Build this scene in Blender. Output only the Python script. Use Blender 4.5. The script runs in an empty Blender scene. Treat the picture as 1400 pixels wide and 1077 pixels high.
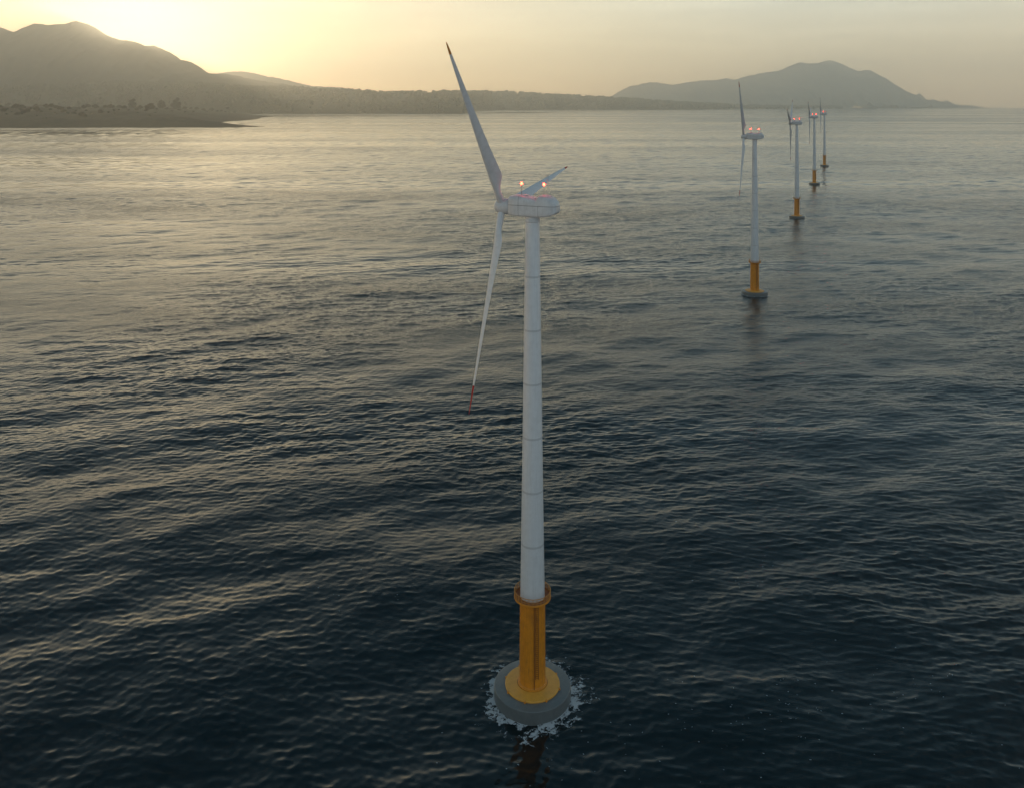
import bpy, math, random
import numpy as np
from mathutils import Vector, Matrix

R = math.radians
SC = bpy.context.scene
COL = SC.collection
F, HC, Y_EYE = 1120.0, 96.9, 141.0          # focal length in photo pixels, camera height, eye-level row
RE = 7.4e6                                  # earth radius with refraction: the sea really curves away
rng = np.random.default_rng(7)
random.seed(7)

# ------------------------------------------------------------------ sun
SUN_AZ = R(-25.4)                           # from +Y, negative = left
SUN_EL = R(4.15)
SUN_DIR = Vector((math.sin(SUN_AZ)*math.cos(SUN_EL), math.cos(SUN_AZ)*math.cos(SUN_EL), math.sin(SUN_EL)))


def drop(x, y):
    return (x*x + y*y)/(2*RE)


# ------------------------------------------------------------------ scene helpers
def tag(o, label=None, cat=None, group=None, kind=None):
    if label: o['label'] = label
    if cat: o['category'] = cat
    if group: o['group'] = group
    if kind: o['kind'] = kind
    return o


def empty(name, loc=(0, 0, 0), rz=0.0):
    o = bpy.data.objects.new(name, None)
    COL.objects.link(o)
    o.location = loc
    o.rotation_euler = (0, 0, rz)
    o.empty_display_size = 1.0
    return o


def link(name, me, mat, parent=None, smooth=None):
    o = bpy.data.objects.new(name, me)
    COL.objects.link(o)
    if mat is not None:
        me.materials.clear()
        me.materials.append(mat)
    if parent is not None:
        o.parent = parent
    if smooth is not None:
        me.polygons.foreach_set('use_smooth', np.ones(len(me.polygons), dtype=bool))
        if smooth < 180:
            me.set_sharp_from_angle(angle=R(smooth))
    return o


class MB:
    """collects solids; build() links them as one mesh object"""
    def __init__(s):
        s.v, s.f = [], []

    def add(s, vs, fs, M=None):
        n = len(s.v)
        for p in vs:
            p = Vector(p)
            s.v.append(M @ p if M is not None else p)
        s.f += [tuple(i+n for i in q) for q in fs]

    def lathe(s, prof, n=48, M=None, cap0=True, cap1=True):
        vs, fs = [], []
        for r, z in prof:
            for k in range(n):
                a = 2*math.pi*k/n
                vs.append((r*math.cos(a), r*math.sin(a), z))
        for i in range(len(prof)-1):
            for k in range(n):
                k2 = (k+1) % n
                fs.append((i*n+k, i*n+k2, (i+1)*n+k2, (i+1)*n+k))
        if cap0: fs.append(tuple(reversed(range(n))))
        if cap1: fs.append(tuple((len(prof)-1)*n+k for k in range(n)))
        s.add(vs, fs, M)

    def ring(s, R0, r, z, n=64, m=8):
        vs, fs = [], []
        for k in range(n):
            a = 2*math.pi*k/n
            for j in range(m):
                b = 2*math.pi*j/m
                rr = R0 + r*math.cos(b)
                vs.append((rr*math.cos(a), rr*math.sin(a), z + r*math.sin(b)))
        for k in range(n):
            for j in range(m):
                k2, j2 = (k+1) % n, (j+1) % m
                fs.append((k*m+j, k2*m+j, k2*m+j2, k*m+j2))
        s.add(vs, fs)

    def bar(s, a, b, r, n=8, r2=None):
        a, b = Vector(a), Vector(b)
        d = b-a
        M = Matrix.Translation(a) @ d.to_track_quat('Z', 'Y').to_matrix().to_4x4()
        s.lathe([(r, 0), (r2 if r2 is not None else r, d.length)], n, M)

    def box(s, c, h, M=None):
        c = Vector(c)
        vs = [c + Vector((h[0]*i, h[1]*j, h[2]*k)) for i in (-1, 1) for j in (-1, 1) for k in (-1, 1)]
        s.add(vs, [(0, 1, 3, 2), (4, 6, 7, 5), (0, 4, 5, 1), (2, 3, 7, 6), (0, 2, 6, 4), (1, 5, 7, 3)], M)

    def loft(s, rings, cap=True, M=None):
        n = len(rings[0])
        vs = [p for r in rings for p in r]
        fs = []
        for i in range(len(rings)-1):
            for k in range(n):
                k2 = (k+1) % n
                fs.append((i*n+k, i*n+k2, (i+1)*n+k2, (i+1)*n+k))
        if cap:
            fs.append(tuple(reversed(range(n))))
            fs.append(tuple((len(rings)-1)*n+k for k in range(n)))
        s.add(vs, fs, M)

    def mesh(s, name):
        me = bpy.data.meshes.new(name)
        me.from_pydata([tuple(p) for p in s.v], [], s.f)
        me.validate()
        import bmesh
        bm = bmesh.new(); bm.from_mesh(me)
        bmesh.ops.recalc_face_normals(bm, faces=bm.faces)
        bm.to_mesh(me); bm.free()
        return me

    def build(s, name, mat, parent=None, smooth=35):
        return link(name, s.mesh(name), mat, parent, smooth)


def np_mesh(name, V, Q):
    """V (n,3) float, Q (m,3|4) int"""
    me = bpy.data.meshes.new(name)
    k = Q.shape[1]
    me.vertices.add(len(V)); me.loops.add(Q.size); me.polygons.add(len(Q))
    me.vertices.foreach_set('co', np.ascontiguousarray(V, dtype=np.float32).ravel())
    me.loops.foreach_set('vertex_index', np.ascontiguousarray(Q, dtype=np.int32).ravel())
    me.polygons.foreach_set('loop_start', np.arange(0, Q.size, k, dtype=np.int32))
    me.update(calc_edges=True)
    return me


def grid_quads(nr, nc):
    i = np.arange(nr-1)[:, None]*nc + np.arange(nc-1)[None, :]
    return np.stack([i, i+1, i+nc+1, i+nc], -1).reshape(-1, 4)


# ------------------------------------------------------------------ noise
_PERM = np.random.default_rng(3).permutation(4096)


def _hash(i, j):
    return _PERM[(_PERM[i & 4095] + j) & 4095]/4095.0


def vnoise(x, y):
    xi, yi = np.floor(x).astype(np.int64), np.floor(y).astype(np.int64)
    fx, fy = x-xi, y-yi
    fx = fx*fx*fx*(fx*(fx*6-15)+10); fy = fy*fy*fy*(fy*(fy*6-15)+10)
    a, b, c, d = _hash(xi, yi), _hash(xi+1, yi), _hash(xi, yi+1), _hash(xi+1, yi+1)
    return (a*(1-fx)+b*fx)*(1-fy) + (c*(1-fx)+d*fx)*fy


def fbm(x, y, o=5, g=.5):
    s, a, t = 0, 1.0, 0
    for k in range(o):
        s = s + a*vnoise(x*2**k + 17.3*k, y*2**k - 9.1*k); t += a; a *= g
    return s/t


def ridged(x, y, o=5, g=.5):
    s, a, t = 0, 1.0, 0
    for k in range(o):
        s = s + a*(1-np.abs(2*vnoise(x*2**k + 7.7*k, y*2**k + 3.3*k)-1)); t += a; a *= g
    return s/t


# ------------------------------------------------------------------ materials
def nodes(name):
    m = bpy.data.materials.new(name)
    m.use_nodes = True
    nt = m.node_tree
    return m, nt, nt.nodes['Principled BSDF']


def N(nt, t, **kw):
    n = nt.nodes.new(t)
    for k, v in kw.items():
        if k in n.inputs.keys(): n.inputs[k].default_value = v
        else: setattr(n, k, v)
    return n


def ramp(nt, src, stops):
    r = nt.nodes.new('ShaderNodeValToRGB')
    e = r.color_ramp.elements
    while len(e) < len(stops): e.new(.5)
    for el, (p, c) in zip(e, stops):
        el.position = p
        el.color = (c, c, c, 1) if not isinstance(c, tuple) else (*c, 1)
    nt.links.new(src, r.inputs[0])
    return r.outputs[0]


def noise_on(nt, coord, scale, stretch=(1, 1, 1), detail=5, rough=.55):
    mp = N(nt, 'ShaderNodeMapping')
    mp.inputs['Scale'].default_value = stretch
    nt.links.new(coord, mp.inputs[0])
    n = N(nt, 'ShaderNodeTexNoise')
    n.inputs['Scale'].default_value = scale
    n.inputs['Detail'].default_value = detail
    n.inputs['Roughness'].default_value = rough
    nt.links.new(mp.outputs[0], n.inputs['Vector'])
    return n.outputs['Fac']


def mixc(nt, fac, a, b, mode='MIX'):
    n = nt.nodes.new('ShaderNodeMix')
    n.data_type = 'RGBA'; n.blend_type = mode
    if isinstance(fac, (int, float)): n.inputs[0].default_value = fac
    else: nt.links.new(fac, n.inputs[0])
    for i, v in ((6, a), (7, b)):
        if isinstance(v, tuple): n.inputs[i].default_value = (*v, 1)
        else: nt.links.new(v, n.inputs[i])
    return n.outputs[2]


def math_n(nt, op, a, b=None, c=None):
    n = nt.nodes.new('ShaderNodeMath'); n.operation = op
    for i, v in enumerate((a, b, c)):
        if v is None: continue
        if isinstance(v, (int, float)): n.inputs[i].default_value = v
        else: nt.links.new(v, n.inputs[i])
    return n.outputs[0]


def paint(name, col, dirt, rough=.4, streak=.35, lines=(), bump=.02, spec=.5, scale=1.0, rust=None, blot=.45):
    """weathered paint: blotches, vertical streaks, optional seam lines (axis, position, half width)"""
    m, nt, p = nodes(name)
    tc = N(nt, 'ShaderNodeTexCoord')
    ob = tc.outputs['Object']
    n1 = ramp(nt, noise_on(nt, ob, 1.1*scale, (1, 1, 1), 6, .6), [(.38, 0.0), (.72, 1.0)])
    n2 = ramp(nt, noise_on(nt, ob, 1.0, (5*scale, 5*scale, .18*scale), 5, .6), [(.5, 0.0), (.78, 1.0)])
    c = mixc(nt, math_n(nt, 'MULTIPLY', n1, blot), col, dirt)
    c = mixc(nt, math_n(nt, 'MULTIPLY', n2, streak), c, dirt)
    if rust:
        n3 = ramp(nt, noise_on(nt, ob, 1.0, (3.2, 3.2, .35), 7, .68), [(.55, 0.0), (.7, 1.0)])
        c = mixc(nt, math_n(nt, 'MULTIPLY', n3, .7), c, rust)
    if lines:
        sp = N(nt, 'ShaderNodeSeparateXYZ'); nt.links.new(ob, sp.inputs[0])
        for ax, pos, hw, dark, lim in lines:
            d = math_n(nt, 'ABSOLUTE', math_n(nt, 'SUBTRACT', sp.outputs[ax], pos))
            f = math_n(nt, 'LESS_THAN', d, hw)
            if lim is not None:
                f = math_n(nt, 'MULTIPLY', f, math_n(nt, 'LESS_THAN', sp.outputs[2], lim))
            c = mixc(nt, math_n(nt, 'MULTIPLY', f, dark), c, (.05, .055, .06))
    nt.links.new(c, p.inputs['Base Color'])
    p.inputs['Roughness'].default_value = rough
    p.inputs['Specular IOR Level'].default_value = spec
    if bump:
        b = N(nt, 'ShaderNodeBump'); b.inputs['Strength'].default_value = .3; b.inputs['Distance'].default_value = bump
        nt.links.new(noise_on(nt, ob, 6, (1, 1, 1), 4), b.inputs['Height'])
        nt.links.new(b.outputs[0], p.inputs['Normal'])
    return m


def ground(name, c1, c2, scale, stretch=(1, 1, 1), lo=.4, hi=.62, c3=None):
    m, nt, p = nodes(name)
    tc = N(nt, 'ShaderNodeTexCoord'); ob = tc.outputs['Object']
    f = ramp(nt, noise_on(nt, ob, scale, stretch, 8, .62), [(lo, 0.0), (hi, 1.0)])
    c = mixc(nt, f, c1, c2)
    if c3:
        g = ramp(nt, noise_on(nt, ob, scale*7, stretch, 5, .6), [(.5, 0.0), (.62, 1.0)])
        c = mixc(nt, math_n(nt, 'MULTIPLY', g, .7), c, c3)
    nt.links.new(c, p.inputs['Base Color'])
    p.inputs['Roughness'].default_value = .95
    p.inputs['Specular IOR Level'].default_value = .1
    return m


def plain(name, col, rough=.6, metal=0.0):
    m, nt, p = nodes(name)
    tc = N(nt, 'ShaderNodeTexCoord')
    f = noise_on(nt, tc.outputs['Object'], 2.5, (1, 1, 1), 5)
    c = mixc(nt, f, tuple(v*.8 for v in col), tuple(min(1, v*1.2) for v in col))
    nt.links.new(c, p.inputs['Base Color'])
    p.inputs['Roughness'].default_value = rough
    p.inputs['Metallic'].default_value = metal
    return m


SEAMS = [16.2+8.72*k for k in range(1, 7)]
M_TOWER = paint('tower_paint', (.62, .645, .66), (.36, .37, .37), .42, .3, [(2, z, .17, .24, None) for z in SEAMS], blot=.2)
M_NAC = paint('nacelle_paint', (.56, .58, .59), (.33, .335, .33), .42, .45,
              [(2, 80.15, .045, .7, None), (0, -1.9, .04, .6, None), (0, 1.55, .035, .5, 80.15)], bump=.01)
M_HUB = paint('hub_paint', (.55, .57, .58), (.35, .36, .36), .4, .2)
M_BLADE = paint('blade_paint', (.58, .6, .615), (.4, .41, .41), .38, .12, bump=.0)
M_RED = paint('red_tip_paint', (.34, .008, .008), (.2, .012, .01), .6, .2, bump=0, spec=.12)
M_RED_SUNLIT = paint('red_tip_sunlit_paint', (.5, .2, .03), (.35, .12, .03), .45, .2, bump=0)  # red tip with warm sun glow painted into its colour
M_YEL = paint('yellow_paint', (.67, .255, .016), (.40, .14, .014), .45, .5, bump=.015, rust=(.30, .12, .03))
M_YELF = paint('flange_paint', (.70, .34, .045), (.45, .21, .04), .5, .1, bump=.01)
M_RAIL = paint('railing_paint', (.55, .235, .035), (.33, .12, .03), .55, .2, bump=0)
M_DECK = paint('deck_paint', (.28, .09, .025), (.18, .06, .03), .7, .1, bump=0)
M_LADDER = paint('ladder_paint', (.22, .08, .02), (.14, .06, .02), .6, .1, bump=0)
M_STEEL = plain('mast_steel', (.28, .29, .3), .45, .6)
M_RUBBER = plain('seal_rubber', (.05, .05, .05), .8)
M_BARK = plain('bark', (.06, .045, .03), .9)


def concrete():
    m, nt, p = nodes('concrete')
    tc = N(nt, 'ShaderNodeTexCoord'); ob = tc.outputs['Object']
    f = ramp(nt, noise_on(nt, ob, 1.3, (1, 1, 1), 8, .68), [(.35, 0.0), (.68, 1.0)])
    c = mixc(nt, f, (.16, .17, .178), (.27, .28, .285))
    g = ramp(nt, noise_on(nt, ob, 9, (1, 1, 1), 4, .7), [(.5, 0.0), (.7, 1.0)])
    c = mixc(nt, math_n(nt, 'MULTIPLY', g, .5), c, (.10, .108, .112))
    # algae-dark wet band near the waterline, with a ragged edge
    sp = N(nt, 'ShaderNodeSeparateXYZ'); nt.links.new(ob, sp.inputs[0])
    w = math_n(nt, 'ADD', sp.outputs[2], math_n(nt, 'MULTIPLY', noise_on(nt, ob, 1.2, (1, 1, .5), 6), .9))
    wet = ramp(nt, w, [(1.3, 1.0), (1.75, 0.0)])
    c = mixc(nt, math_n(nt, 'MULTIPLY', wet, .75), c, (.085, .10, .098))
    nt.links.new(c, p.inputs['Base Color'])
    r = ramp(nt, wet, [(0, .85), (1, .35)])
    nt.links.new(r, p.inputs['Roughness'])
    b = N(nt, 'ShaderNodeBump'); b.inputs['Strength'].default_value = .5; b.inputs['Distance'].default_value = .04
    nt.links.new(noise_on(nt, ob, 5, (1, 1, 1), 8, .7), b.inputs['Height'])
    nt.links.new(b.outputs[0], p.inputs['Normal'])
    return m


def lamp_mat():
    m, nt, p = nodes('lamp_glow')
    p.inputs['Base Color'].default_value = (.5, .02, .02, 1)
    tc = N(nt, 'ShaderNodeTexCoord')
    f = noise_on(nt, tc.outputs['Object'], 4, (1, 1, 1), 2)
    c = mixc(nt, math_n(nt, 'MULTIPLY', f, .2), (1, .018, .008), (1, .028, .008))
    nt.links.new(c, p.inputs['Emission Color'])
    p.inputs['Emission Strength'].default_value = LAMP
    return m


LAMP = 50.0
M_CONC = concrete()
M_LAMP = lamp_mat()


def leaf_mat(name, c1, c2):
    m, nt, p = nodes(name)
    tc = N(nt, 'ShaderNodeTexCoord')
    f = noise_on(nt, tc.outputs['Object'], .12, (1, 1, 1), 4)
    f = ramp(nt, f, [(.35, 0.0), (.65, 1.0)])
    nt.links.new(mixc(nt, f, c1, c2), p.inputs['Base Color'])
    p.inputs['Roughness'].default_value = .9
    p.inputs['Specular IOR Level'].default_value = .1
    return m


M_LEAF = leaf_mat('scrub_leaf', (.012, .014, .007), (.024, .024, .012))
M_FOREST = leaf_mat('forest_leaf', (.024, .028, .014), (.05, .05, .026))

# ------------------------------------------------------------------ sea waves
WAVES = []
_wr = np.random.default_rng(21)
_BASE = math.atan2(-1.0, .30)                       # travel direction of the wind sea
for k in range(96):
    lam = 1.2*(62/1.2)**((k+_wr.random())/96)
    spread = .34 + .5*_wr.random()
    th = _BASE + _wr.normal()*spread
    slope = float(np.interp(lam, [1.2, 3, 7, 14, 30, 62], [.042, .022, .0125, .0105, .0100, .0080]))     # slope per component
    amp = slope*lam/(2*math.pi)*(.6+.8*_wr.random())
    WAVES.append((2*math.pi/lam, th, amp, _wr.random()*6.283, lam))


def sea_z(x, y, spacing=None):
    """height and horizontal shift of the water at (x, y)"""
    z = np.zeros(np.broadcast(x, y).shape, dtype=np.float32)
    dx, dy = np.zeros_like(z), np.zeros_like(z)
    gust = np.clip(1+2.4*(fbm(x/110.0+3, y/80.0+8, 4)-.5), .6, 1.6).astype(np.float32)
    for kk, th, a, ph, lam in WAVES:
        c, s = math.cos(th), math.sin(th)
        w = 1.0 if spacing is None else np.clip((lam/spacing-2.1)/1.6, 0, 1)
        if spacing is not None and w.max() <= 0: continue
        g = gust if lam < 12 else 1.0
        arg = (kk*(c*x+s*y)+ph).astype(np.float32)
        z += g*w*a*np.cos(arg)
        sn = g*w*a*.9*np.sin(arg)
        dx -= c*sn; dy -= s*sn
    return z, dx, dy


def make_sea():
    t_max = .84
    Y, S = [58.0], []
    while Y[-1] < 26000:
        k = .004 if Y[-1] < 104 else (.00155 if Y[-1] < 2600 else .0026)
        S.append(Y[-1]*k); Y.append(Y[-1]*(1+k))
    S.append(S[-1])
    Y, S = np.array(Y), np.array(S)
    T = np.linspace(-t_max, t_max, 960)
    yy = np.repeat(Y[:, None], len(T), 1); xx = yy*T[None, :]
    sp = S[:, None]
    z = np.zeros(xx.shape, np.float32); dx = z.copy(); dy = z.copy()
    for i in range(0, len(Y), 200):
        s = slice(i, i+200)
        z[s], dx[s], dy[s] = sea_z(xx[s], yy[s], sp[s])
    V = np.stack([xx+dx, yy+dy, z-drop(xx, yy)], -1).reshape(-1, 3)
    me = np_mesh('sea', V, grid_quads(len(Y), len(T)))
    me.polygons.foreach_set('use_smooth', np.ones(len(me.polygons), dtype=bool))
    at = me.attributes.new('spacing', 'FLOAT', 'POINT')
    at.data.foreach_set('value', np.repeat((Y*.0022)[:, None], len(T), 1).astype(np.float32).ravel())
    m, nt, p = nodes('sea_water')
    tc = N(nt, 'ShaderNodeTexCoord'); ob = tc.outputs['Object']
    p.inputs['Base Color'].default_value = (.002, .0095, .0115, 1)
    p.inputs['IOR'].default_value = 1.333
    p.inputs['Roughness'].default_value = .035
    # wind ripples: two crossing stretched noises, stronger inside gust patches
    rot = N(nt, 'ShaderNodeMapping'); rot.inputs['Rotation'].default_value = (0, 0, R(-14))
    nt.links.new(ob, rot.inputs[0])
    r1 = noise_on(nt, rot.outputs[0], 1.0, (.85, 2.4, .9), 6, .62)
    rot2 = N(nt, 'ShaderNodeMapping'); rot2.inputs['Rotation'].default_value = (0, 0, R(24))
    nt.links.new(ob, rot2.inputs[0])
    r2 = noise_on(nt, rot2.outputs[0], 1.0, (1.5, 4.0, 1.5), 5, .6)
    r3 = noise_on(nt, rot.outputs[0], 1.0, (.10, .26, .1), 4, .6)
    gust = ramp(nt, noise_on(nt, ob, 1.0, (.0045, .011, .01), 5, .6), [(.36, .35), (.66, 1.0)])
    lane = ramp(nt, noise_on(nt, ob, 1.0, (.00028, .0022, .001), 4, .6), [(.42, .06), (.60, 1.35)])
    h = math_n(nt, 'ADD', math_n(nt, 'MULTIPLY', r1, .26), math_n(nt, 'MULTIPLY', r2, .13))
    h = math_n(nt, 'ADD', h, math_n(nt, 'MULTIPLY', r3, .45))
    h = math_n(nt, 'MULTIPLY', h, math_n(nt, 'MULTIPLY', gust, lane))
    b = N(nt, 'ShaderNodeBump'); b.inputs['Strength'].default_value = 1.0; b.inputs['Distance'].default_value = 1.0
    nt.links.new(h, b.inputs['Height'])
    nt.links.new(b.outputs[0], p.inputs['Normal'])
    # where the mesh is too coarse to carry the wind waves, their slopes become surface roughness
    sa = N(nt, 'ShaderNodeAttribute', attribute_name='spacing')
    far = ramp(nt, math_n(nt, 'MULTIPLY', sa.outputs['Fac'], .1), [(.15, 0.0), (1.0, 1.0)])
    lane2 = ramp(nt, noise_on(nt, ob, 1.0, (.00035, .0030, .001), 5, .62), [(.40, .08), (.60, .27)])
    rg = math_n(nt, 'MULTIPLY_ADD', far, math_n(nt, 'SUBTRACT', lane2, .035), .035)
    nt.links.new(rg, p.inputs['Roughness'])
    o = link('sea', me, m)
    tag(o, 'dark rippled sea reaching from the turbines to the horizon', 'sea', kind='structure')


# ------------------------------------------------------------------ land
def px_dir(x):
    return (x-700)/F


def water_range(y):
    """distance of the sea surface seen at photo row y"""
    t = (y-Y_EYE)/F
    Y = HC/t
    for _ in range(30): Y = HC/(t - Y/(2*RE))
    return Y


def h_at(y, Y):
    return HC + (Y_EYE-y)/F*Y + Y*Y/(2*RE)       # height above local sea level seen at row y


def mountain(name, pts, Y0, D, mat, label, rough=1.0, nu=520, nv=150, seed=0.0):
    pts = np.array(pts, float)
    X = (pts[:, 0]-700)/F*Y0
    H = np.array([h_at(y, Y0) for y in pts[:, 1]])
    u = np.linspace(X[0], X[-1], nu)
    h = np.maximum(np.interp(u, X, H), 0)
    h = np.maximum(h + np.clip(h/300, 0, 1)*((fbm(u/(Y0*.022)+seed, u*0+seed, 4)-.5)*Y0*.0036+(ridged(u/(Y0*.009), u*0+seed, 4)-.55)*Y0*.0016), 0)
    v = np.linspace(-D, D*.8, nv)
    uu, vv = np.meshgrid(u, v)
    hh = np.repeat(h[None, :], nv, 0)
    r = ridged(uu/(D*.42)+seed, vv/(D*.9)+seed*2, 6, .52)
    t = np.clip(np.abs(vv)/np.where(vv < 0, D, D*.8)*(1.0+1.05*(.62-r)*rough), 0, 1)
    prof = (1-t)**1.25
    z = hh*prof + rough*(ridged(uu/520+seed, vv/520, 5)-.55)*70*np.clip(prof*1.3, 0, 1)*np.clip(t*6, .28, 1)*np.clip(hh/500, .02, 1)
    z = z-16*np.clip(1-prof*9, 0, 1)
    V = np.stack([uu, Y0+vv, z-drop(uu, Y0+vv)], -1).reshape(-1, 3)
    o = link(name, np_mesh(name, V, grid_quads(nv, nu)), mat, None, 180)
    tag(o, label, 'mountain', kind='structure')
    return o


M_MTN = ground('mountain_ground', (.036, .034, .024), (.056, .05, .036), .0016, (1, 1, 2), .38, .64, (.026, .028, .018))
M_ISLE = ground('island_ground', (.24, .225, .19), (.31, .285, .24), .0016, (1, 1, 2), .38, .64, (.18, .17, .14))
M_HEAD = ground('headland_ground', (.10, .076, .045), (.072, .057, .035), .006, (1, 1, 3), .38, .62, (.05, .042, .026))
M_PLAIN = ground('plain_ground', (.06, .053, .032), (.042, .04, .024), .003, (1, 1, 2), .38, .62, (.03, .03, .018))
M_SAND = ground('sand_ground', (.19, .15, .10), (.12, .10, .07), .01)


def make_mountains():
    mountain('mountain', [(-420, 146), (-330, 110), (-240, 72), (-150, 48), (-70, 30), (-25, 28), (0, 37), (18.6, 43.7), (32, 38.5),
                          (47, 33.2), (66, 34.4), (88, 32.9), (97, 29.6), (104, 27.9), (117, 31), (130, 38), (146, 48.6), (158, 51), (171, 54.3),
                          (186, 58), (200, 63.5), (210, 63.1), (228.6, 70.2), (239, 76), (248.6, 82.3), (258.6, 83), (271, 90), (286, 99.5), (303, 100.8),
                          (340, 108), (380, 115), (430, 122), (520, 146)],
             11800, 2900, M_MTN, 'tall hazy mountain at the left with the sun setting behind its ridge', 1.0, 640, 190, 3.1)
    mountain('far_ridge', [(200, 125), (262, 104), (290, 101.5), (314, 98.4), (326, 97.4), (337, 98), (352, 101), (368.6, 105.1), (372, 104.9), (400, 111.4), (430, 117.6),
                           (470, 121), (500, 124), (560, 132), (640, 147)],
             15800, 1900, M_MTN, 'low pale ridge trailing right from the sunset mountain', .8, 320, 90, 9.4)
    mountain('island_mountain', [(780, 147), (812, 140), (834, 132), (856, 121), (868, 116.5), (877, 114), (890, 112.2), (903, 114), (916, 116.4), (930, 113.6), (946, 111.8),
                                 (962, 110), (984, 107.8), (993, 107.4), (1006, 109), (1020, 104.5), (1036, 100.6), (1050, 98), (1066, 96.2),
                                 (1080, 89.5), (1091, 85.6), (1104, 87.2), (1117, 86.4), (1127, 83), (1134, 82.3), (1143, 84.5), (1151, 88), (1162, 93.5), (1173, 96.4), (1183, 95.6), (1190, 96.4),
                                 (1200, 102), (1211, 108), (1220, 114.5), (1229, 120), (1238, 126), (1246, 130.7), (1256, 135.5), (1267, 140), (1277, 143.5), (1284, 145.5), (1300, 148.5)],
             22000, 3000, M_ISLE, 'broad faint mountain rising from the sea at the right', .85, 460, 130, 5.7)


SHORE = [(-420, 175.6), (-60, 175.3), (40, 175.2), (110, 174.7), (160, 174.3), (205, 174.5), (245, 173.9), (285, 174.6), (318, 174.6), (340, 173.9), (355, 173.2), (340, 172.4),
         (318, 171.2), (306, 169.4), (297, 167.4), (310, 166.4), (322, 165.6), (340, 164.2), (349, 163), (353, 161.2), (372, 159.4), (356, 158.4), (340, 156.6),
         (250, 154.4), (-420, 153.4)]
SHORE_W = np.array([(px_dir(x)*water_range(y), water_range(y)) for x, y in SHORE])


def poly_sd(px, py, P):
    d = np.full(px.shape, 1e12); inside = np.zeros(px.shape, bool)
    for (ax, ay), (bx, by) in zip(P, np.roll(P, -1, 0)):
        ex, ey = bx-ax, by-ay
        t = np.clip(((px-ax)*ex+(py-ay)*ey)/(ex*ex+ey*ey), 0, 1)
        d = np.minimum(d, (px-ax-t*ex)**2+(py-ay-t*ey)**2)
        c = ((ay > py) != (by > py)) & (px < (bx-ax)*(py-ay)/(by-ay+1e-12)+ax)
        inside ^= c
    return np.where(inside, 1, -1)*np.sqrt(d)


def headland_h(x, y):
    x = np.asarray(x, float); y = np.asarray(y, float)
    wob = (fbm(x/160.0, y/260.0, 4)-.5)*70
    d = poly_sd(x, y, SHORE_W)
    d = d + np.clip(wob, -60, 60)*np.clip(np.abs(d)/120, .12, 1)
    sx = x/y*F+700
    crest = np.interp(sx, [-400, 0, 110, 200, 260, 300, 340, 372], [76, 74, 70, 74, 62, 50, 30, 8])
    inn = np.clip(d, 0, None)
    z = crest*(1-np.exp(-inn/330.0)) + np.clip(inn/200, 0, 1)*(fbm(x/120.0+5, y/150.0, 5)-.5)*16
    z = z*np.clip((y*0+1), 0, 1)
    return np.where(d > 0, z+1.0, np.maximum(d*.05, -8)+1.0)


def make_headland():
    xs = np.linspace(-4900, -1700, 430); ys = np.linspace(3050, 7900, 330)
    ax = np.linspace(px_dir(-420), px_dir(385), 430)
    yy, tt = np.meshgrid(ys, ax, indexing='ij')
    xx = yy*tt
    z = headland_h(xx, yy)
    V = np.stack([xx, yy, z-drop(xx, yy)], -1).reshape(-1, 3)
    o = link('headland', np_mesh('headland', V, grid_quads(len(ys), len(ax))), M_HEAD, None, 180)
    tag(o, 'low brown scrubby headland with two sand spits at the left', 'headland', kind='structure')


# the wooded far shore
TOP = [(-420, 120), (0, 118), (114, 115), (200, 114.2), (300, 117), (343, 119.8), (400, 121), (436, 122.6), (489, 125.6), (525, 128.6), (553, 128), (596, 127),
       (650, 127), (703, 127.8), (739, 130.6), (793, 133.6), (828, 135.6), (860, 136.8), (903, 140.3), (946, 143), (988, 145), (1031, 146.9), (1074, 147.4), (1117, 147.5), (1140, 147.4), (1156, 149.4)]
SHR = [(-420, 156), (500, 156), (632, 156), (640, 155.4), (652, 152), (690, 151.1), (800, 150.8), (860, 150.9), (940, 150.6), (1000, 150), (1060, 149.6), (1110, 149.1), (1156, 148.75)]
CRG = [(-420, 10900), (300, 10300), (430, 10200), (520, 9800), (600, 10500), (680, 14600), (800, 15200), (950, 15600), (1100, 17000), (1156, 18000)]
_ta, _tb = zip(*TOP); _sa, _sb = zip(*SHR); _ca, _cb = zip(*CRG)


def shore_h(px, s):
    """far shore: px column, s = 0 at the waterline, 1 at the crest, up to 1.5 behind; gives x, y, height"""
    Ys = np.interp(px, _sa, [water_range(v) for v in _sb])
    Yc = np.maximum(np.interp(px, _ca, _cb), Ys+250)
    y = Ys+(Yc-Ys)*s
    H = np.maximum(np.interp(px, _ta, [0]*0 or _tb)*0 + HC + (Y_EYE-np.interp(px, _ta, _tb))/F*Yc + Yc*Yc/(2*RE), 3)
    x = (px-700)/F*y
    k = np.clip(s, 0, 1)
    prof = np.where(s <= 1, .16*np.clip(k*14, 0, 1)+.84*(1-(1-k)**1.45), 1-.55*np.clip(s-1, 0, 1)**1.2)
    z = H*prof*(1+.10*(fbm(x/420.0, y/500.0, 4)-.5)*np.clip(k*(1.2-k)*4, 0, 1))
    return x, y, np.where(s < 0, -6, z+.6)


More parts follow.
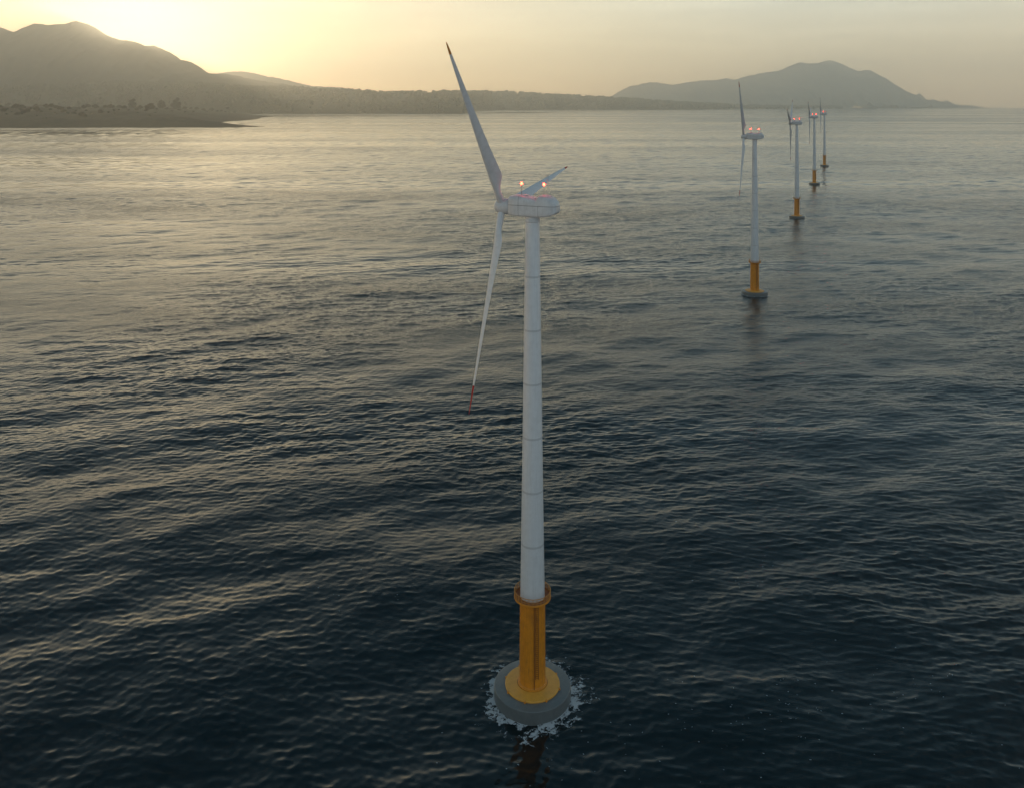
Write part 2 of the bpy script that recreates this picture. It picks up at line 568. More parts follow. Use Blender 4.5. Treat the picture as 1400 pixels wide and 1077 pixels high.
def make_far_shore():
    px = np.concatenate([np.linspace(-420, 620, 330), np.linspace(622, 665, 60), np.linspace(667, 1156, 220)])
    s = np.concatenate([[-.02], np.linspace(0, .12, 14), np.linspace(.14, 1.0, 60), np.linspace(1.05, 1.6, 14)])
    ss, pp = np.meshgrid(s, px, indexing='ij')
    x, y, z = shore_h(pp, ss)
    V = np.stack([x, y, z-drop(x, y)], -1).reshape(-1, 3)
    o = link('far_shore', np_mesh('far_shore', V, grid_quads(len(s), len(px))), M_PLAIN, None, 180)
    tag(o, 'long low far shore covered with woods behind the headland', 'shore', kind='structure')
    # low sandbar in front of it
    n, m = 120, 24
    u = np.linspace(638, 764, n); v = np.linspace(-1, 1, m)
    uu, vv = np.meshgrid(u, v)
    w = np.sin(np.pi*np.clip((uu-638)/126, 0, 1))**.6
    yy = 8050+260*np.sin((uu-638)/40)*.25+vv*330*w+(uu-638)*1.2
    xx = (uu-700)/F*yy
    zz = 6.5*(1-vv**2)*w*(.7+.6*fbm(xx/90, yy/90, 3))-.8
    V = np.stack([xx, yy, zz-drop(xx, yy)], -1).reshape(-1, 3)
    o = link('sandbar', np_mesh('sandbar', V, grid_quads(m, n)), M_SAND, None, 180)
    tag(o, 'thin dark sandbar lying in front of the wooded far shore', 'sandbar', kind='structure')


def blob(seed, sub=1, pointy=0.0):
    import bmesh
    bm = bmesh.new()
    bmesh.ops.create_icosphere(bm, subdivisions=sub, radius=1.0)
    r = random.Random(seed)
    V = np.array([v.co[:] for v in bm.verts]); Fc = np.array([[v.index for v in f.verts] for f in bm.faces])
    bm.free()
    k = np.array([.72+.5*r.random() for _ in V])[:, None]
    V = V*k
    V[:, 2] += pointy*np.clip(V[:, 2], 0, None)**2
    return V, Fc


def make_forest():
    protos = [blob(i, 1, .25*(i % 3)) for i in range(6)]
    g = np.random.default_rng(5)
    n = 11000
    px = g.uniform(-60, 1152, n)
    s = np.where(g.random(n) < .34, g.uniform(.93, 1.08, n), g.uniform(.015, 1.0, n)**1.1)
    # a fringe of trees along the low right-hand point
    k = 900
    px = np.concatenate([px, g.uniform(860, 1151, k)]); s = np.concatenate([s, g.uniform(.05, 1.05, k)])
    clump = fbm(px/7.0, s*6, 3)
    keep = g.random(len(px)) < np.clip((clump-.28)*3.2, .12, 1)
    px, s = px[keep], s[keep]
    x, y, z = shore_h(px, s)
    r = (11.0+11.0*g.random(len(px))**1.6)*np.clip(y/11000, .72, 1.45)
    VS, FS, off = [], [], 0
    for i in range(len(px)):
        V, Fc = protos[i % 6]
        a = g.uniform(0, 6.28); c, sn = math.cos(a), math.sin(a)
        hz = r[i]*g.uniform(.8, 1.35)
        W = np.stack([(V[:, 0]*c-V[:, 1]*sn)*r[i]+x[i], (V[:, 0]*sn+V[:, 1]*c)*r[i]+y[i], V[:, 2]*hz+z[i]+hz*.6-drop(x[i], y[i])], -1)
        VS.append(W); FS.append(Fc+off); off += len(V)
    me = np_mesh('forest', np.concatenate(VS), np.concatenate(FS))
    o = link('forest', me, M_FOREST)
    tag(o, 'hazy dark woods covering the long far shore', 'forest', kind='stuff')


def crown_mesh(seed, spiky, n_clump, n_leaf):
    """a crown of many leaf-clump faces spread through lobes, unit size"""
    r = np.random.default_rng(seed)
    VS, FS, off = [], [], 0
    lobes = []
    for k in range(n_clump):
        a = r.uniform(0, 6.28); rad = r.uniform(0, .62)
        zc = r.uniform(.22, .95)*(1-.45*rad)
        lobes.append((rad*math.cos(a), rad*math.sin(a), zc, r.uniform(.2, .36)))
    if spiky:
        for k in range(4):
            a = r.uniform(0, 6.28)
            lobes.append((.25*math.cos(a), .25*math.sin(a), r.uniform(1.0, 1.3), r.uniform(.1, .18)))
    for cx, cy, cz, cr in lobes:
        for _ in range(n_leaf):
            d = r.normal(size=3); d /= np.linalg.norm(d)
            p = np.array([cx, cy, cz])+d*cr*r.uniform(.55, 1.05)*np.array([1, 1, .85])
            t = r.normal(size=3); t /= np.linalg.norm(t)
            b = np.cross(t, d+r.normal(size=3)*.4); b /= np.linalg.norm(b)
            sz = r.uniform(.10, .18)
            VS += [p-t*sz-b*sz*.6, p+t*sz-b*sz*.6, p+t*sz*.7+b*sz*.8, p-t*sz*.6+b*sz*.7]
            FS.append([off, off+1, off+2, off+3]); off += 4
    return np_mesh('crown', np.array(VS), np.array(FS))


def trunk_mesh(seed):
    r = random.Random(seed)
    mb = MB()
    top = Vector((r.uniform(-.05, .05), r.uniform(-.05, .05), .5))
    mb.bar((0, 0, -.15), top, .06, 7, .035)
    for k in range(4):
        a = k*1.57+r.random()
        mb.bar(top*(.6+.1*k), (math.cos(a)*.4, math.sin(a)*.4, .62+.2*r.random()), .03, 6, .012)
    return mb.mesh('trunk')


BUSHES = [(11, 143.5, 6), (1, 146, 5), (22, 146, 9), (31, 146, 8), (9, 150, 4), (4, 151, 6), (29, 150, 5), (38, 152, 8), (23, 156, 5), (30, 155, 7), (49, 145, 6),
          (56, 144.8, 5), (51, 150, 8), (57, 153, 4), (63, 146, 7), (71, 145, 8), (77, 147, 6), (83, 148, 7), (87, 152, 7), (93, 155, 4), (101, 155, 6), (95, 148, 5),
          (107, 148, 5), (114, 147, 6), (121, 144.8, 7), (125, 155, 3), (131, 146, 8), (138, 153, 7), (144, 146, 6), (152, 145.5, 8), (156, 151, 4),
          (163, 146, 6), (170, 147, 6), (192, 147, 7), (214, 149, 4), (228, 149, 5), (253, 148, 5), (261, 148.4, 4), (269, 148.7, 5), (253, 153, 3),
          (264, 153, 3), (279, 150.5, 5), (290, 150, 6), (303, 151, 4), (308, 153, 2.5), (313, 151.8, 3), (320, 151, 4), (148, 154, 3), (157, 155, 3), (50, 158.5, 2.5), (63, 161.5, 2.5),
          (75, 154.5, 3), (78, 156, 2.5), (16, 153, 3), (42, 148.5, 4), (200, 151, 5), (205, 158, 3), (212, 154, 2.5), (235, 152, 3), (245, 150.5, 4), (283, 153, 2.5), (297, 152, 3),
          (9, 156, 3), (69, 150, 4), (104, 151.5, 3), (118, 151, 3.5), (163, 150.5, 3), (176, 151, 3.5), (186, 150, 4), (188, 154, 2.5)]
BIG = [(113, 157.5, 9, 0, 'lone round tree low on the bare headland slope, well below the crest'),
       (180, 143.6, 12.5, 1, 'broad tree on the headland crest, leftmost of the three tallest'),
       (204, 146, 12, 0, 'wide low tree on the headland crest between two taller trees'),
       (221, 144.5, 11.5, 1, 'tall narrow tree on the headland crest, middle one of the three tallest'),
       (240, 144.5, 14, 1, 'tallest and widest tree on the headland crest, nearest the sand spits')]


def ground_hit(px, py):
    """where the line of sight through (px, py) meets the headland"""
    Y = np.arange(3200, 6800, 6.0)
    x = px_dir(px)*Y
    zt = headland_h(x, Y)-drop(x, Y)
    zl = HC-(py-Y_EYE)/F*Y
    hit = np.nonzero(zt >= zl)[0]
    if len(hit): i = hit[0]
    else: i = int(np.argmax((zt-HC)/Y))               # just above the crest: stand it on the crest
    return x[i], Y[i], zt[i]


def make_bushes():
    crowns = [crown_mesh(i, False, 10, 60) for i in range(4)] + [crown_mesh(20+i, True, 13, 60) for i in range(2)]
    trunks = [trunk_mesh(i) for i in range(3)]
    r = random.Random(11)

    def plant(name, px, py, w, crown, label, cat, group):
        x, y, z = ground_hit(px, py+w*.33)
        s = w/F*y*.76
        t = empty(name, (x, y, z-.5), r.uniform(0, 6.28))
        t.scale = (s, s, s*r.uniform(.82, 1.0))
        tag(t, label, cat, group)
        c = link('crown', crown, M_LEAF, t)
        b = link('trunk', trunks[r.randrange(3)], M_BARK, t)
    for px, py, w in BUSHES:
        plant('shrub', px, py, w, crowns[r.randrange(4)], 'small dark rounded shrub scattered over the sandy headland', 'shrub', 'shrubs on the headland')
    for px, py, w, k, lab in BIG:
        plant('tree', px, py, w, crowns[4 + r.randrange(2)] if k else crowns[r.randrange(4)], lab, 'tree', 'large trees on the headland')


# ------------------------------------------------------------------ wind turbines
YAW = R(23.38)                 # rotor axis points left and away: (-cos, sin)
HUB_S, HUB_Z, BL = 5.4, 79.7, 32.8


def nacelle_mesh():
    # nacelle built along local +X = towards the tail, z up (true height)
    secs = [(-3.72, 78.5, 81.52, 1.42), (-3.6, 78.42, 81.6, 1.5), (-2.4, 78.36, 81.72, 1.58), (-1.9, 78.34, 81.74, 1.6), (-1.4, 78.32, 81.72, 1.61), (-.6, 78.3, 81.56, 1.62),
            (.6, 78.3, 81.30, 1.62), (1.05, 78.3, 81.22, 1.62), (1.12, 78.3, 81.24, 1.62), (1.42, 78.31, 81.74, 1.62), (1.55, 78.32, 81.82, 1.62), (2.3, 78.38, 81.86, 1.6), (2.9, 78.46, 81.78, 1.56),
            (3.5, 78.62, 81.5, 1.46), (4.0, 78.8, 81.1, 1.32), (4.3, 78.98, 80.72, 1.14), (4.48, 79.2, 80.42, .92), (4.52, 79.45, 80.2, .7)]
    rings = []
    for s, zb, zt, w in secs:
        ring = []
        zc, hh = (zb+zt)/2, (zt-zb)/2
        for k in range(40):
            a = 2*math.pi*k/40
            c, sn = math.cos(a), math.sin(a)
            e = .42 if sn > 0 else .22
            yv = math.copysign(abs(c)**(.36 if sn > 0 else .2), c)*w
            zv = math.copysign(abs(sn)**(.62 if sn > 0 else .3), sn)*hh
            ring.append((s, yv, zc+zv))
        rings.append(ring)
    mb = MB(); mb.loft(rings)
    return mb.mesh('nacelle')


def blade_ring(r):
    """airfoil section at span r; x = thickness direction, y = chord direction (to trailing edge)"""
    f = r/BL
    tk = np.interp(r, [1.0, 2.6, 6.4, 12, 20, 28, 31.6, 32.55, 32.8], [1.18, 1.16, .62, .42, .28, .16, .10, .07, .02])
    le = np.interp(r, [1.0, 2.6, 6.4, 12, 20, 28, 31.6, 32.55, 32.8], [-.59, -.58, -.60, -.52, -.40, -.25, -.16, -.08, -.01])
    te = np.interp(r, [1.0, 2.6, 4.2, 6.4, 12, 20, 28, 31.6, 32.55, 32.8], [.59, .60, 1.02, 1.62, 1.16, .70, .34, .17, .08, .01])
    rd = float(np.clip((r-2.4)/3.6, 0, 1))           # 0 round root, 1 airfoil
    rd = rd*rd*(3-2*rd)
    tw = R(np.interp(r, [1, 6, 16, 32.8], [9, 8, 1, -3]))
    ring = []
    for k in range(28):
        a = 2*math.pi*k/28
        c, s = math.cos(a), math.sin(a)
        u = (1-c)/2                                  # 0 leading, 1 trailing
        ya = le+(te-le)*u
        th = 2.6*(.2969*math.sqrt(u)-.126*u-.3516*u*u+.2843*u**3-.1036*u**4)*tk*1.9
        xa = math.copysign(th, s) if abs(s) > 1e-6 else 0
        yr, xr = -c*tk/2, s*tk/2
        x, y = xr*(1-rd)+xa*rd, yr*(1-rd)+ya*rd
        ring.append((x*math.cos(tw)-y*math.sin(tw)*.0+y*math.sin(tw), y*math.cos(tw)-x*math.sin(tw), r))
    return ring


def blade_parts(rt):
    span = [1.0, 1.6, 2.2, 2.6, 3.0, 3.5, 4.2, 4.8, 5.4, 6.0, 6.6, 7.4, 8.6, 10, 12, 14, 17, 20, 23, 26, 28]
    a = MB(); a.loft([blade_ring(r) for r in [q for q in span if q < rt-.3]+[rt]])
    b = MB(); b.loft([blade_ring(rt+(BL-rt)*q) for q in (0.0, .25, .5, .75, .88, .96, 1.0)])
    return a.mesh('blade'), b.mesh('blade_tip')


def build_turbine():
    t = empty('offshore_wind_turbine')
    P = {}
    # ---- concrete foundation
    mb = MB()
    mb.lathe([(6.34, -4), (6.30, 0.0), (6.27, 1.5), (6.25, 1.6), (6.17, 1.68), (6.08, 1.7), (4.2, 1.73)], 96)
    mb.build('foundation', M_CONC, t, 25)
    # ---- yellow transition piece
    mb = MB()
    mb.lathe([(4.42, 1.7), (4.48, 1.76), (4.48, 1.93), (4.38, 2.01), (4.1, 2.02), (3.5, 2.05), (2.5, 2.12)], 96, cap0=False, cap1=False)
    fl = mb.build('flange', M_YELF, t, 25)
    mb = MB()
    for k in range(8):
        a = R(-90+28+45*k)
        M = Matrix.Translation((4.5*math.cos(a), 4.5*math.sin(a), 1.72)) @ Matrix.Rotation(a, 4, 'Z')
        mb2 = MB()
        mb2.lathe([(.19, 0), (.19, .24), (.11, .32)], 12, M)
        mb2.box((-.06, 0, .1), (.16, .1, .1), M)
        mb2.build('mooring_lug', M_YEL, fl, 30)
    mb = MB()
    mb.lathe([(2.44, 2.08), (2.46, 2.16), (2.44, 2.26), (2.34, 2.32), (2.22, 2.34), (2.16, 2.42), (2.145, 2.6), (2.13, 5), (2.1, 9), (2.07, 15.6), (2.07, 15.96)], 72, cap0=False)
    tp = mb.build('transition_piece', M_YEL, t, 30)
    # weld seam rings on it
    # ladder: two stringers and rungs, plus a cable conduit down to the flange
    la = R(-90+17)
    M = Matrix.Rotation(la, 4, 'Z')
    mb = MB()
    for sy in (-.24, .24):
        mb.bar(M @ Vector((2.36, sy, 4.0)), M @ Vector((2.30, sy, 16.0)), .045, 6)
    z = 4.2
    while z < 15.9:
        rr = 2.36-.06*(z-4)/12
        mb.bar(M @ Vector((rr, -.24, z)), M @ Vector((rr, .24, z)), .03, 5)
        z += .32
    for z in (4.4, 8, 12, 15.5):
        for sy in (-.24, .24):
            mb.bar(M @ Vector((2.05, sy, z)), M @ Vector((2.36, sy, z)), .035, 5)
    mb.build('ladder', M_LADDER, tp, 30)
    mb = MB()
    mb.bar(M @ Vector((2.21, -.42, 2.3)), M @ Vector((2.14, -.42, 15.9)), .06, 8)
    mb.build('cable_pipe', M_LADDER, tp, 30)
    # ---- service platform with railing
    mb = MB()
    mb.lathe([(2.1, 15.5), (2.5, 15.95), (2.98, 15.98), (3.02, 16.02), (3.02, 16.18), (2.98, 16.2), (2.0, 16.2)], 72, cap0=False, cap1=False)
    pf = mb.build('service_platform', M_YEL, t, 30)
    mb = MB(); mb.lathe([(2.92, 16.204), (2.93, 16.214), (2.06, 16.214)], 72, cap0=False, cap1=False)
    mb.build('deck_plate', M_DECK, pf, 30)
    mb = MB()
    for z, r in ((17.25, .05), (16.92, .03), (16.6, .03)):
        mb.ring(2.95, r, z)
    mb.lathe([(2.955, 16.2), (2.965, 16.2), (2.965, 16.36), (2.955, 16.36)], 72, cap0=False, cap1=False)
    for k in range(28):
        a = 2*math.pi*k/28
        mb.bar((2.95*math.cos(a), 2.95*math.sin(a), 16.2), (2.95*math.cos(a), 2.95*math.sin(a), 17.25), .035, 6)
    for k in range(56):
        a = 2*math.pi*(k+.5)/56
        mb.bar((2.95*math.cos(a), 2.95*math.sin(a), 16.2), (2.95*math.cos(a), 2.95*math.sin(a), 17.22), .012, 4)
    mb.build('railing', M_RAIL, pf, 30)
    # ---- tower
    prof = [(2.0, 16.205)]
    zs = np.linspace(16.6, 77.4, 40)
    for z in zs: prof.append((2.0+(1.15-2.0)*((z-16.2)/61.2)**.96, z))
    mb = MB(); mb.lathe(prof, 64)
    tw = mb.build('tower', M_TOWER, t, 60)
    for z in SEAMS:
        rr = 2.0+(1.15-2.0)*((z-16.2)/61.2)**.96
        mb = MB(); mb.lathe([(rr+.002, z-.12), (rr+.009, z-.08), (rr+.009, z+.08), (rr+.002, z+.12)], 64, cap0=False, cap1=False)
        mb.build('weld_band', M_TOWER, tw, 30)
    mb = MB(); mb.lathe([(1.16, 77.38), (1.26, 77.46), (1.26, 77.84), (1.2, 77.92), (1.2, 78.5)], 56)
    mb.build('yaw_collar', M_NAC, tw, 30)
    # ---- nacelle (local +X towards the tail)
    nc = link('nacelle', nacelle_mesh(), M_NAC, t, 32)
    nc.rotation_euler = (0, 0, -YAW)
    mb = MB(); mb.box((-1.25, .1, 81.73), (.42, .5, .06))
    mb.build('roof_hatch', M_HUB, nc, 30)
    mb = MB(); mb.box((.85, -.1, 81.33), (.34, .55, .05), Matrix.Translation((.85, 0, 81.3)) @ Matrix.Rotation(R(6), 4, 'Y') @ Matrix.Translation((-.85, 0, -81.3)))
    mb.build('roof_step', M_HUB, nc, 30)
    mb = MB()
    for x, y, h in ((2.45, .25, 85.3), (2.85, -.2, 84.8), (3.2, .35, 84.2)):
        mb.bar((x, y, 81.4), (x, y, h), .035, 6, .02)
    mb.bar((2.45, .25, 84.3), (2.85, -.2, 84.3), .02, 5); mb.bar((2.2, .25, 84.9), (2.7, .25, 84.9), .02, 5)
    for k in range(3):
        a = k*2.09
        mb.bar((2.45, .25, 85.05), (2.45+.22*math.cos(a), .25+.22*math.sin(a), 85.05), .015, 5)
        mb.lathe([(.02, -.05), (.06, 0), (.02, .05)], 8, Matrix.Translation((2.45+.22*math.cos(a), .25+.22*math.sin(a), 85.05)))
    mb.build('instrument_mast', M_STEEL, nc, 30)
    for x, y in ((-2.0, .15), (2.0, .05)):
        mb = MB(); mb.bar((x, y, 81.2), (x, y, 83.38), .07, 8, .05)
        lp = mb.build('lamp_post', M_STEEL, nc, 30)
        mb = MB(); mb.lathe([(.11, 83.38), (.17, 83.42), (.19, 83.56), (.17, 83.68), (.11, 83.78), (.03, 83.82)], 16, Matrix.Translation((x, y, 0)))
        mb.build('warning_lamp', M_LAMP, lp, 60)
    # ---- hub
    mb = MB()
    prof = [(1.18, 3.74), (1.26, 3.86), (1.29, 4.3), (1.29, 5.5), (1.25, 5.85), (1.12, 6.2), (.9, 6.48), (.6, 6.68), (.3, 6.78), (.06, 6.8)]
    M = Matrix.Rotation(R(-90), 4, 'Y')             # lathe axis to local -X
    mb.lathe(prof, 48, M)
    hb = mb.build('hub', M_HUB, t, 30)
    hb.location = (0, 0, HUB_Z); hb.rotation_euler = (0, 0, -YAW)
    mb = MB(); mb.lathe([(1.2, 3.66), (1.24, 3.66), (1.24, 3.78), (1.2, 3.78)], 48, M, cap0=False, cap1=False)
    mb.build('hub_seal', M_RUBBER, hb, 30)
    return t


N_AX = Vector((-math.cos(YAW), math.sin(YAW), 0))
U_AX = Vector((math.sin(YAW), math.cos(YAW), 0))
PITCH = R(40)
BLADE_MESH = {}


def add_blades(t, phase, tips):
    for k in range(3):
        rt, tmat = tips[k]
        a = R(phase+120*k)
        if rt not in BLADE_MESH:
            BLADE_MESH[rt] = blade_parts(rt)
            for me in BLADE_MESH[rt]:
                me.polygons.foreach_set('use_smooth', np.ones(len(me.polygons), dtype=bool)); me.set_sharp_from_angle(angle=R(50))
        bm_, tm_ = BLADE_MESH[rt]
        rad = Vector((0, 0, 1))*math.cos(a)+U_AX*math.sin(a)
        tan = Vector((0, 0, -1))*math.sin(a)+U_AX*math.cos(a)
        te = (-math.cos(PITCH)*N_AX+math.sin(PITCH)*tan).normalized()
        xx = te.cross(rad).normalized()
        M = Matrix((xx, te, rad)).transposed().to_4x4()
        M.translation = Vector((0, 0, HUB_Z))+N_AX*HUB_S
        b = bpy.data.objects.new('blade', bm_); COL.objects.link(b)
        b.parent = t; b.matrix_local = M
        if not bm_.materials: bm_.materials.append(M_BLADE)
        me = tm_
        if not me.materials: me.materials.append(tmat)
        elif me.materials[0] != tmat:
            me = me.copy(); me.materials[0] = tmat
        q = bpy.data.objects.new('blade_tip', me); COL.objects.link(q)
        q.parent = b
        q['label'] = 'red blade tip painted as if in warm sun glow' if tmat == M_RED_SUNLIT else 'red blade tip'


def copy_tree(o, parent=None):
    c = o.copy(); COL.objects.link(c)
    if parent is not None: c.parent = parent
    for ch in o.children: copy_tree(ch, c)
    return c


T_POS = [(3.36, 134.4), (123.0, 415.2), (240.3, 691.0), (360.6, 977.0), (479.4, 1257.0)]
T_LAB = ['nearest and largest white offshore wind turbine, on a yellow base ringed by foam',
         'white offshore wind turbine second nearest in the row, one blade pointing straight up',
         'white offshore wind turbine third in the row, its two upper blades forming a narrow V',
         'white offshore wind turbine fourth in the row, just left of the farthest one',
         'farthest and smallest white offshore wind turbine at the end of the row']
T_PH = [-37.48, -32, -68, -55, -37]


def make_turbines():
    proto = build_turbine()
    for i, (x, y) in enumerate(T_POS):
        t = proto if i == 0 else copy_tree(proto)
        t.location = (x, y, -drop(x, y))
        tag(t, T_LAB[i], 'wind turbine', 'row of offshore wind turbines')
        T_OBJ.append(t)
    for i, t in enumerate(T_OBJ):
        tips = [(30.6, M_RED_SUNLIT), (31.0, M_RED), (28.6, M_RED)] if i == 0 else [(29.4, M_RED)]*3
        add_blades(t, T_PH[i], tips)


T_OBJ = []


# ------------------------------------------------------------------ foam
def foam_mat():
    m, nt, p = nodes('foam')
    at = N(nt, 'ShaderNodeAttribute', attribute_name='cover')
    tc = N(nt, 'ShaderNodeTexCoord')
    f = noise_on(nt, tc.outputs['Object'], 6, (1, 1, 1), 6, .7)
    p.inputs['Base Color'].default_value = (.46, .50, .52, 1)
    p.inputs['Roughness'].default_value = .8
    a = math_n(nt, 'ADD', at.outputs['Fac'], math_n(nt, 'MULTIPLY', math_n(nt, 'SUBTRACT', f, .5), 1.0))
    a = ramp(nt, a, [(.08, 0.0), (1.3, .9)])
    nt.links.new(a, p.inputs['Alpha'])
    return m


def make_foam():
    mat = foam_mat()
    labs = ['white foam breaking in a ragged ring around the nearest foundation', 'thin line of white foam at the foot of the second foundation']
    for i, (reach, n, den) in enumerate(((3.5, 560, 1.0), (1.6, 260, .8))):
        cx, cy = T_POS[i]
        L = 6.3+reach+1.5
        g = np.linspace(-L, L, n)
        xx, yy = np.meshgrid(g, g)
        r = np.hypot(xx, yy); th = np.arctan2(yy, xx)
        lob = fbm(np.cos(th)*2.2+5, np.sin(th)*2.2+9, 4)             # the ring swells and thins around the base
        env = 1-(r-6.2)/(reach*(.35+1.25*lob))
        if i == 0: env = env-.25*np.clip((yy-2)/5, 0, 1)              # less foam on the far side
        w = fbm(xx*.7+3, yy*.7, 5, .6)
        w2 = ridged(xx*.85+w*2.2, yy*.85+w*1.7, 5, .62)
        val = env*.66+(w2-.66)*1.9+(w-.5)*1.2
        z, dx, dy = sea_z(xx+cx, yy+cy)
        cov = np.clip((val-.20)*2.6*den, 0, 1)
        keep = (cov[:-1, :-1]+cov[1:, 1:]+cov[1:, :-1]+cov[:-1, 1:] > .02) & (r[:-1, :-1] > 6.1) & (env[:-1, :-1] > -.35)
        V = np.stack([xx+dx, yy+dy, z+.05+.05*cov], -1).reshape(-1, 3)
        Q = grid_quads(n, n)[keep.ravel()]
        used, inv = np.unique(Q, return_inverse=True)
        me = np_mesh('sea_foam', V[used], inv.reshape(Q.shape))
        at = me.attributes.new('cover', 'FLOAT', 'POINT')
        at.data.foreach_set('value', cov.ravel()[used].astype(np.float32))
        o = link('sea_foam', me, mat, None, 180)
        o.location = (cx, cy, -drop(cx, cy))
        tag(o, labs[i], 'foam', kind='stuff')
    # scattered flecks
    g = np.random.default_rng(9)
    VS, FS, off = [], [], 0
    spots = [(35, 128, 26, 12, 80), (70, 135, 12, 14, 24), (48, 168, 14, 7, 18), (20, 190, 16, 8, 14), (-24, 160, 16, 6, 14), (10, 122, 20, 8, 20)]
    for sx, sy, ax, ay, n in spots:
        for _ in range(n):
            x, y = sx+g.normal()*ax*.5, sy+g.normal()*ay*.5
            if math.hypot(x-T_POS[0][0], y-T_POS[0][1]) < 8: continue
            k = int(g.integers(4, 7)); r0 = g.uniform(.03, .085); el = g.uniform(1, 2.6); a0 = g.uniform(-.9, .4)
            zz, dx, dy = sea_z(np.array([x]), np.array([y]))
            pts = []
            for j in range(6):
                a = 2*math.pi*j/6
                px, py = r0*el*math.cos(a)*g.uniform(.6, 1.2), r0*math.sin(a)*g.uniform(.6, 1.2)
                pts.append((x+dx[0]+px*math.cos(a0)-py*math.sin(a0), y+dy[0]+px*math.sin(a0)+py*math.cos(a0), zz[0]+.06))
            VS += pts
            FS += [[off, off+1, off+2, off+3], [off, off+3, off+4, off+5]]; off += 6
    me = np_mesh('foam_flecks', np.array(VS), np.array(FS))
    m, nt, p = nodes('fleck')
    tc = N(nt, 'ShaderNodeTexCoord')
    nt.links.new(mixc(nt, noise_on(nt, tc.outputs['Object'], 1, (1, 1, 1), 3), (.2, .24, .26), (.42, .47, .5)), p.inputs['Base Color'])
    p.inputs['Roughness'].default_value = .8
    o = link('foam_flecks', me, m)
    tag(o, 'tiny pale foam flecks scattered over the dark near water', 'foam', kind='stuff')


# ------------------------------------------------------------------ air, sky, light, camera
HAZE = dict(density=7.4e-5, g=.83, color=(.995, .972, .91))


def make_haze():
    x0, x1, y0, y1, z0, z1 = -22800, 22800, -1500, 26600, -90, 1420
    mb = MB(); mb.box(((x0+x1)/2, (y0+y1)/2, (z0+z1)/2), ((x1-x0)/2, (y1-y0)/2, (z1-z0)/2))
    m = bpy.data.materials.new('haze'); m.use_nodes = True
    nt = m.node_tree; nt.nodes.clear()
    out = N(nt, 'ShaderNodeOutputMaterial')
    v = N(nt, 'ShaderNodeVolumePrincipled')
    v.inputs['Density'].default_value = HAZE['density']
    v.inputs['Anisotropy'].default_value = HAZE['g']
    v.inputs['Color'].default_value = (*HAZE['color'], 1)
    nt.links.new(v.outputs[0], out.inputs['Volume'])
    o = mb.build('haze', m, None, 1)
    tag(o, 'warm evening haze lying over the sea and hills', 'haze', kind='stuff')


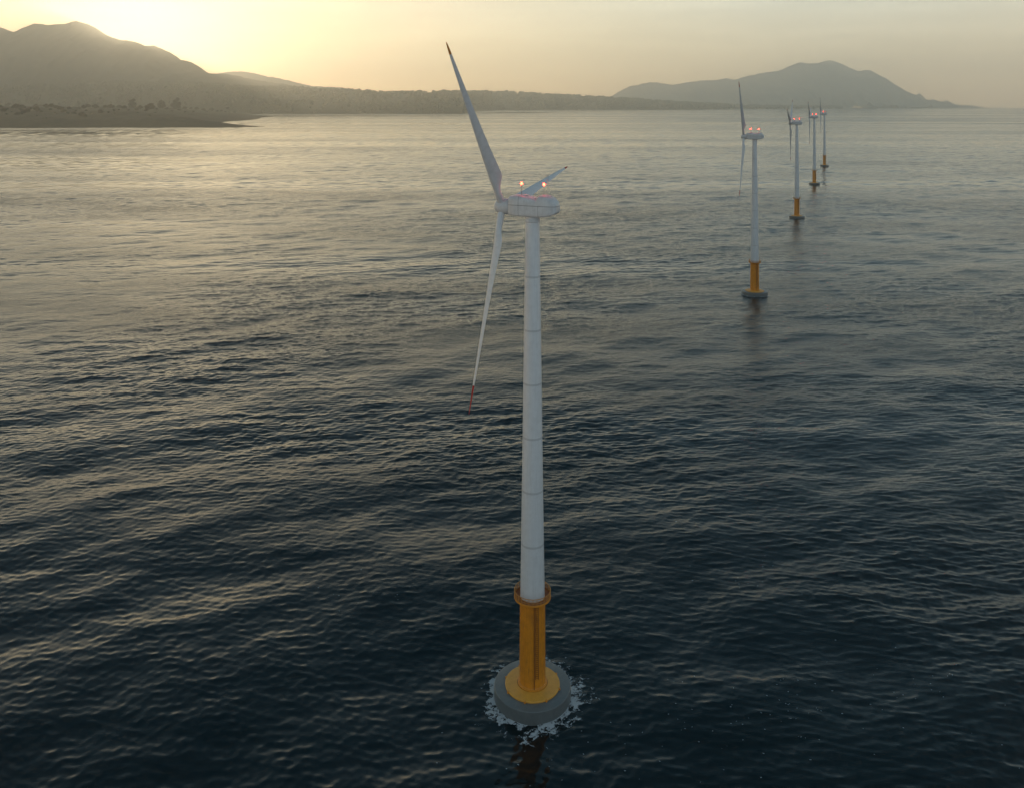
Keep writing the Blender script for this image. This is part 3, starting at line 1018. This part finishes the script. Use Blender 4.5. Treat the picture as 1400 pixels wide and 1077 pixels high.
def make_world():
    w = bpy.data.worlds.new('World'); SC.world = w
    w.use_nodes = True
    nt = w.node_tree
    bg = nt.nodes['Background']
    sky = N(nt, 'ShaderNodeTexSky'); sky.sky_type = 'NISHITA'
    sky.sun_disc = False
    sky.sun_elevation = SUN_EL; sky.sun_rotation = SUN_AZ
    sky.altitude = 0; sky.air_density = 1.0; sky.dust_density = .4; sky.ozone_density = 2.0
    hs = N(nt, 'ShaderNodeHueSaturation'); hs.inputs['Saturation'].default_value = SKY['sat']
    nt.links.new(sky.outputs[0], hs.inputs['Color'])
    bg.inputs['Strength'].default_value = SKY['strength']
    # added sky gradient: warm low, dark overhead, raised behind to light turbines; faint wisps
    tc = N(nt, 'ShaderNodeTexCoord')
    nrm = N(nt, 'ShaderNodeVectorMath'); nrm.operation = 'NORMALIZE'
    nt.links.new(tc.outputs['Generated'], nrm.inputs[0])
    sp = N(nt, 'ShaderNodeSeparateXYZ'); nt.links.new(nrm.outputs[0], sp.inputs[0])
    dt = N(nt, 'ShaderNodeVectorMath'); dt.operation = 'DOT_PRODUCT'
    nt.links.new(nrm.outputs[0], dt.inputs[0]); dt.inputs[1].default_value = (math.sin(SUN_AZ), math.cos(SUN_AZ), 0)
    side = ramp(nt, math_n(nt, 'MULTIPLY_ADD', dt.outputs['Value'], .5, .5), [(.25, 0.0), (.72, 1.0)])
    sky_fill = mixc(nt, side, ramp(nt, sp.outputs[2], SKY['back']), ramp(nt, sp.outputs[2], SKY['sky_fill']))
    near = ramp(nt, math_n(nt, 'MULTIPLY_ADD', dt.outputs['Value'], .5, .5), [(.86, 0.0), (.985, 1.0)])
    sky_fill = mixc(nt, near, sky_fill, ramp(nt, sp.outputs[2], SKY['gold']))
    mp = N(nt, 'ShaderNodeMapping'); mp.inputs['Scale'].default_value = (2.2, 2.2, 26)
    nt.links.new(nrm.outputs[0], mp.inputs[0])
    cn = N(nt, 'ShaderNodeTexNoise'); cn.inputs['Scale'].default_value = 2.0; cn.inputs['Detail'].default_value = 7; cn.inputs['Roughness'].default_value = .6
    nt.links.new(mp.outputs[0], cn.inputs['Vector'])
    wis = ramp(nt, cn.outputs['Fac'], [(.42, .96), (.68, 1.09)])
    sky_fill = mixc(nt, 1.0, sky_fill, wis, 'MULTIPLY')
    sk = mixc(nt, 1.0, hs.outputs[0], wis, 'MULTIPLY')
    k = SKY['sky_fill_k']/SKY['strength']
    tot = mixc(nt, 1.0, sk, mixc(nt, 1.0, sky_fill, (k, k, k), 'MULTIPLY'), 'ADD')
    nt.links.new(tot, bg.inputs['Color'])


SKY = dict(strength=.05, sat=1.0, sky_fill_k=.80,
           sky_fill=[(0.0, (1.0, .70, .42)), (.05, (1.0, .775, .50)), (.13, (.76, .725, .58)), (.21, (.36, .46, .49)), (.36, (.12, .225, .28)), (.6, (.05, .115, .155)), (1.0, (.035, .08, .105))],
           gold=[(0.0, (.98, .69, .40)), (.06, (1.0, .78, .48)), (.16, (1.0, .85, .57)), (.28, (.74, .69, .52)), (.45, (.20, .28, .29)), (.65, (.05, .115, .145)), (1.0, (.035, .08, .10))],
           back=[(0.0, (.21, .235, .255)), (.2, (.27, .31, .34)), (.45, (.40, .47, .52)), (.7, (.30, .37, .41)), (1.0, (.05, .10, .12))])


def make_light():
    l = bpy.data.lights.new('sun', 'SUN'); l.energy = .36; l.angle = R(.5); l.color = (1, .82, .56)
    o = bpy.data.objects.new('sun', l); COL.objects.link(o)
    o.rotation_euler = (-SUN_DIR).to_track_quat('-Z', 'Y').to_euler()
    o.location = SUN_DIR*3000


def make_camera():
    c = bpy.data.cameras.new('camera'); o = bpy.data.objects.new('camera', c); COL.objects.link(o)
    o.location = (0, 0, HC); o.rotation_euler = (R(90), 0, 0)
    c.sensor_fit = 'HORIZONTAL'; c.sensor_width = 36
    c.lens = F/1400*36
    c.shift_y = -(538.5-Y_EYE)/1400
    c.clip_start = .5; c.clip_end = 90000
    SC.camera = o


make_sea()
make_mountains()
make_headland()
make_far_shore()
make_forest()
make_bushes()
make_turbines()
make_foam()
make_haze()
make_world()
make_light()
make_camera()
SC.view_settings.view_transform = 'Standard'
SC.view_settings.look = 'None'
SC.view_settings.exposure = 0.34
SC.view_settings.gamma = 1.0
SC.cycles.volume_bounces = 6
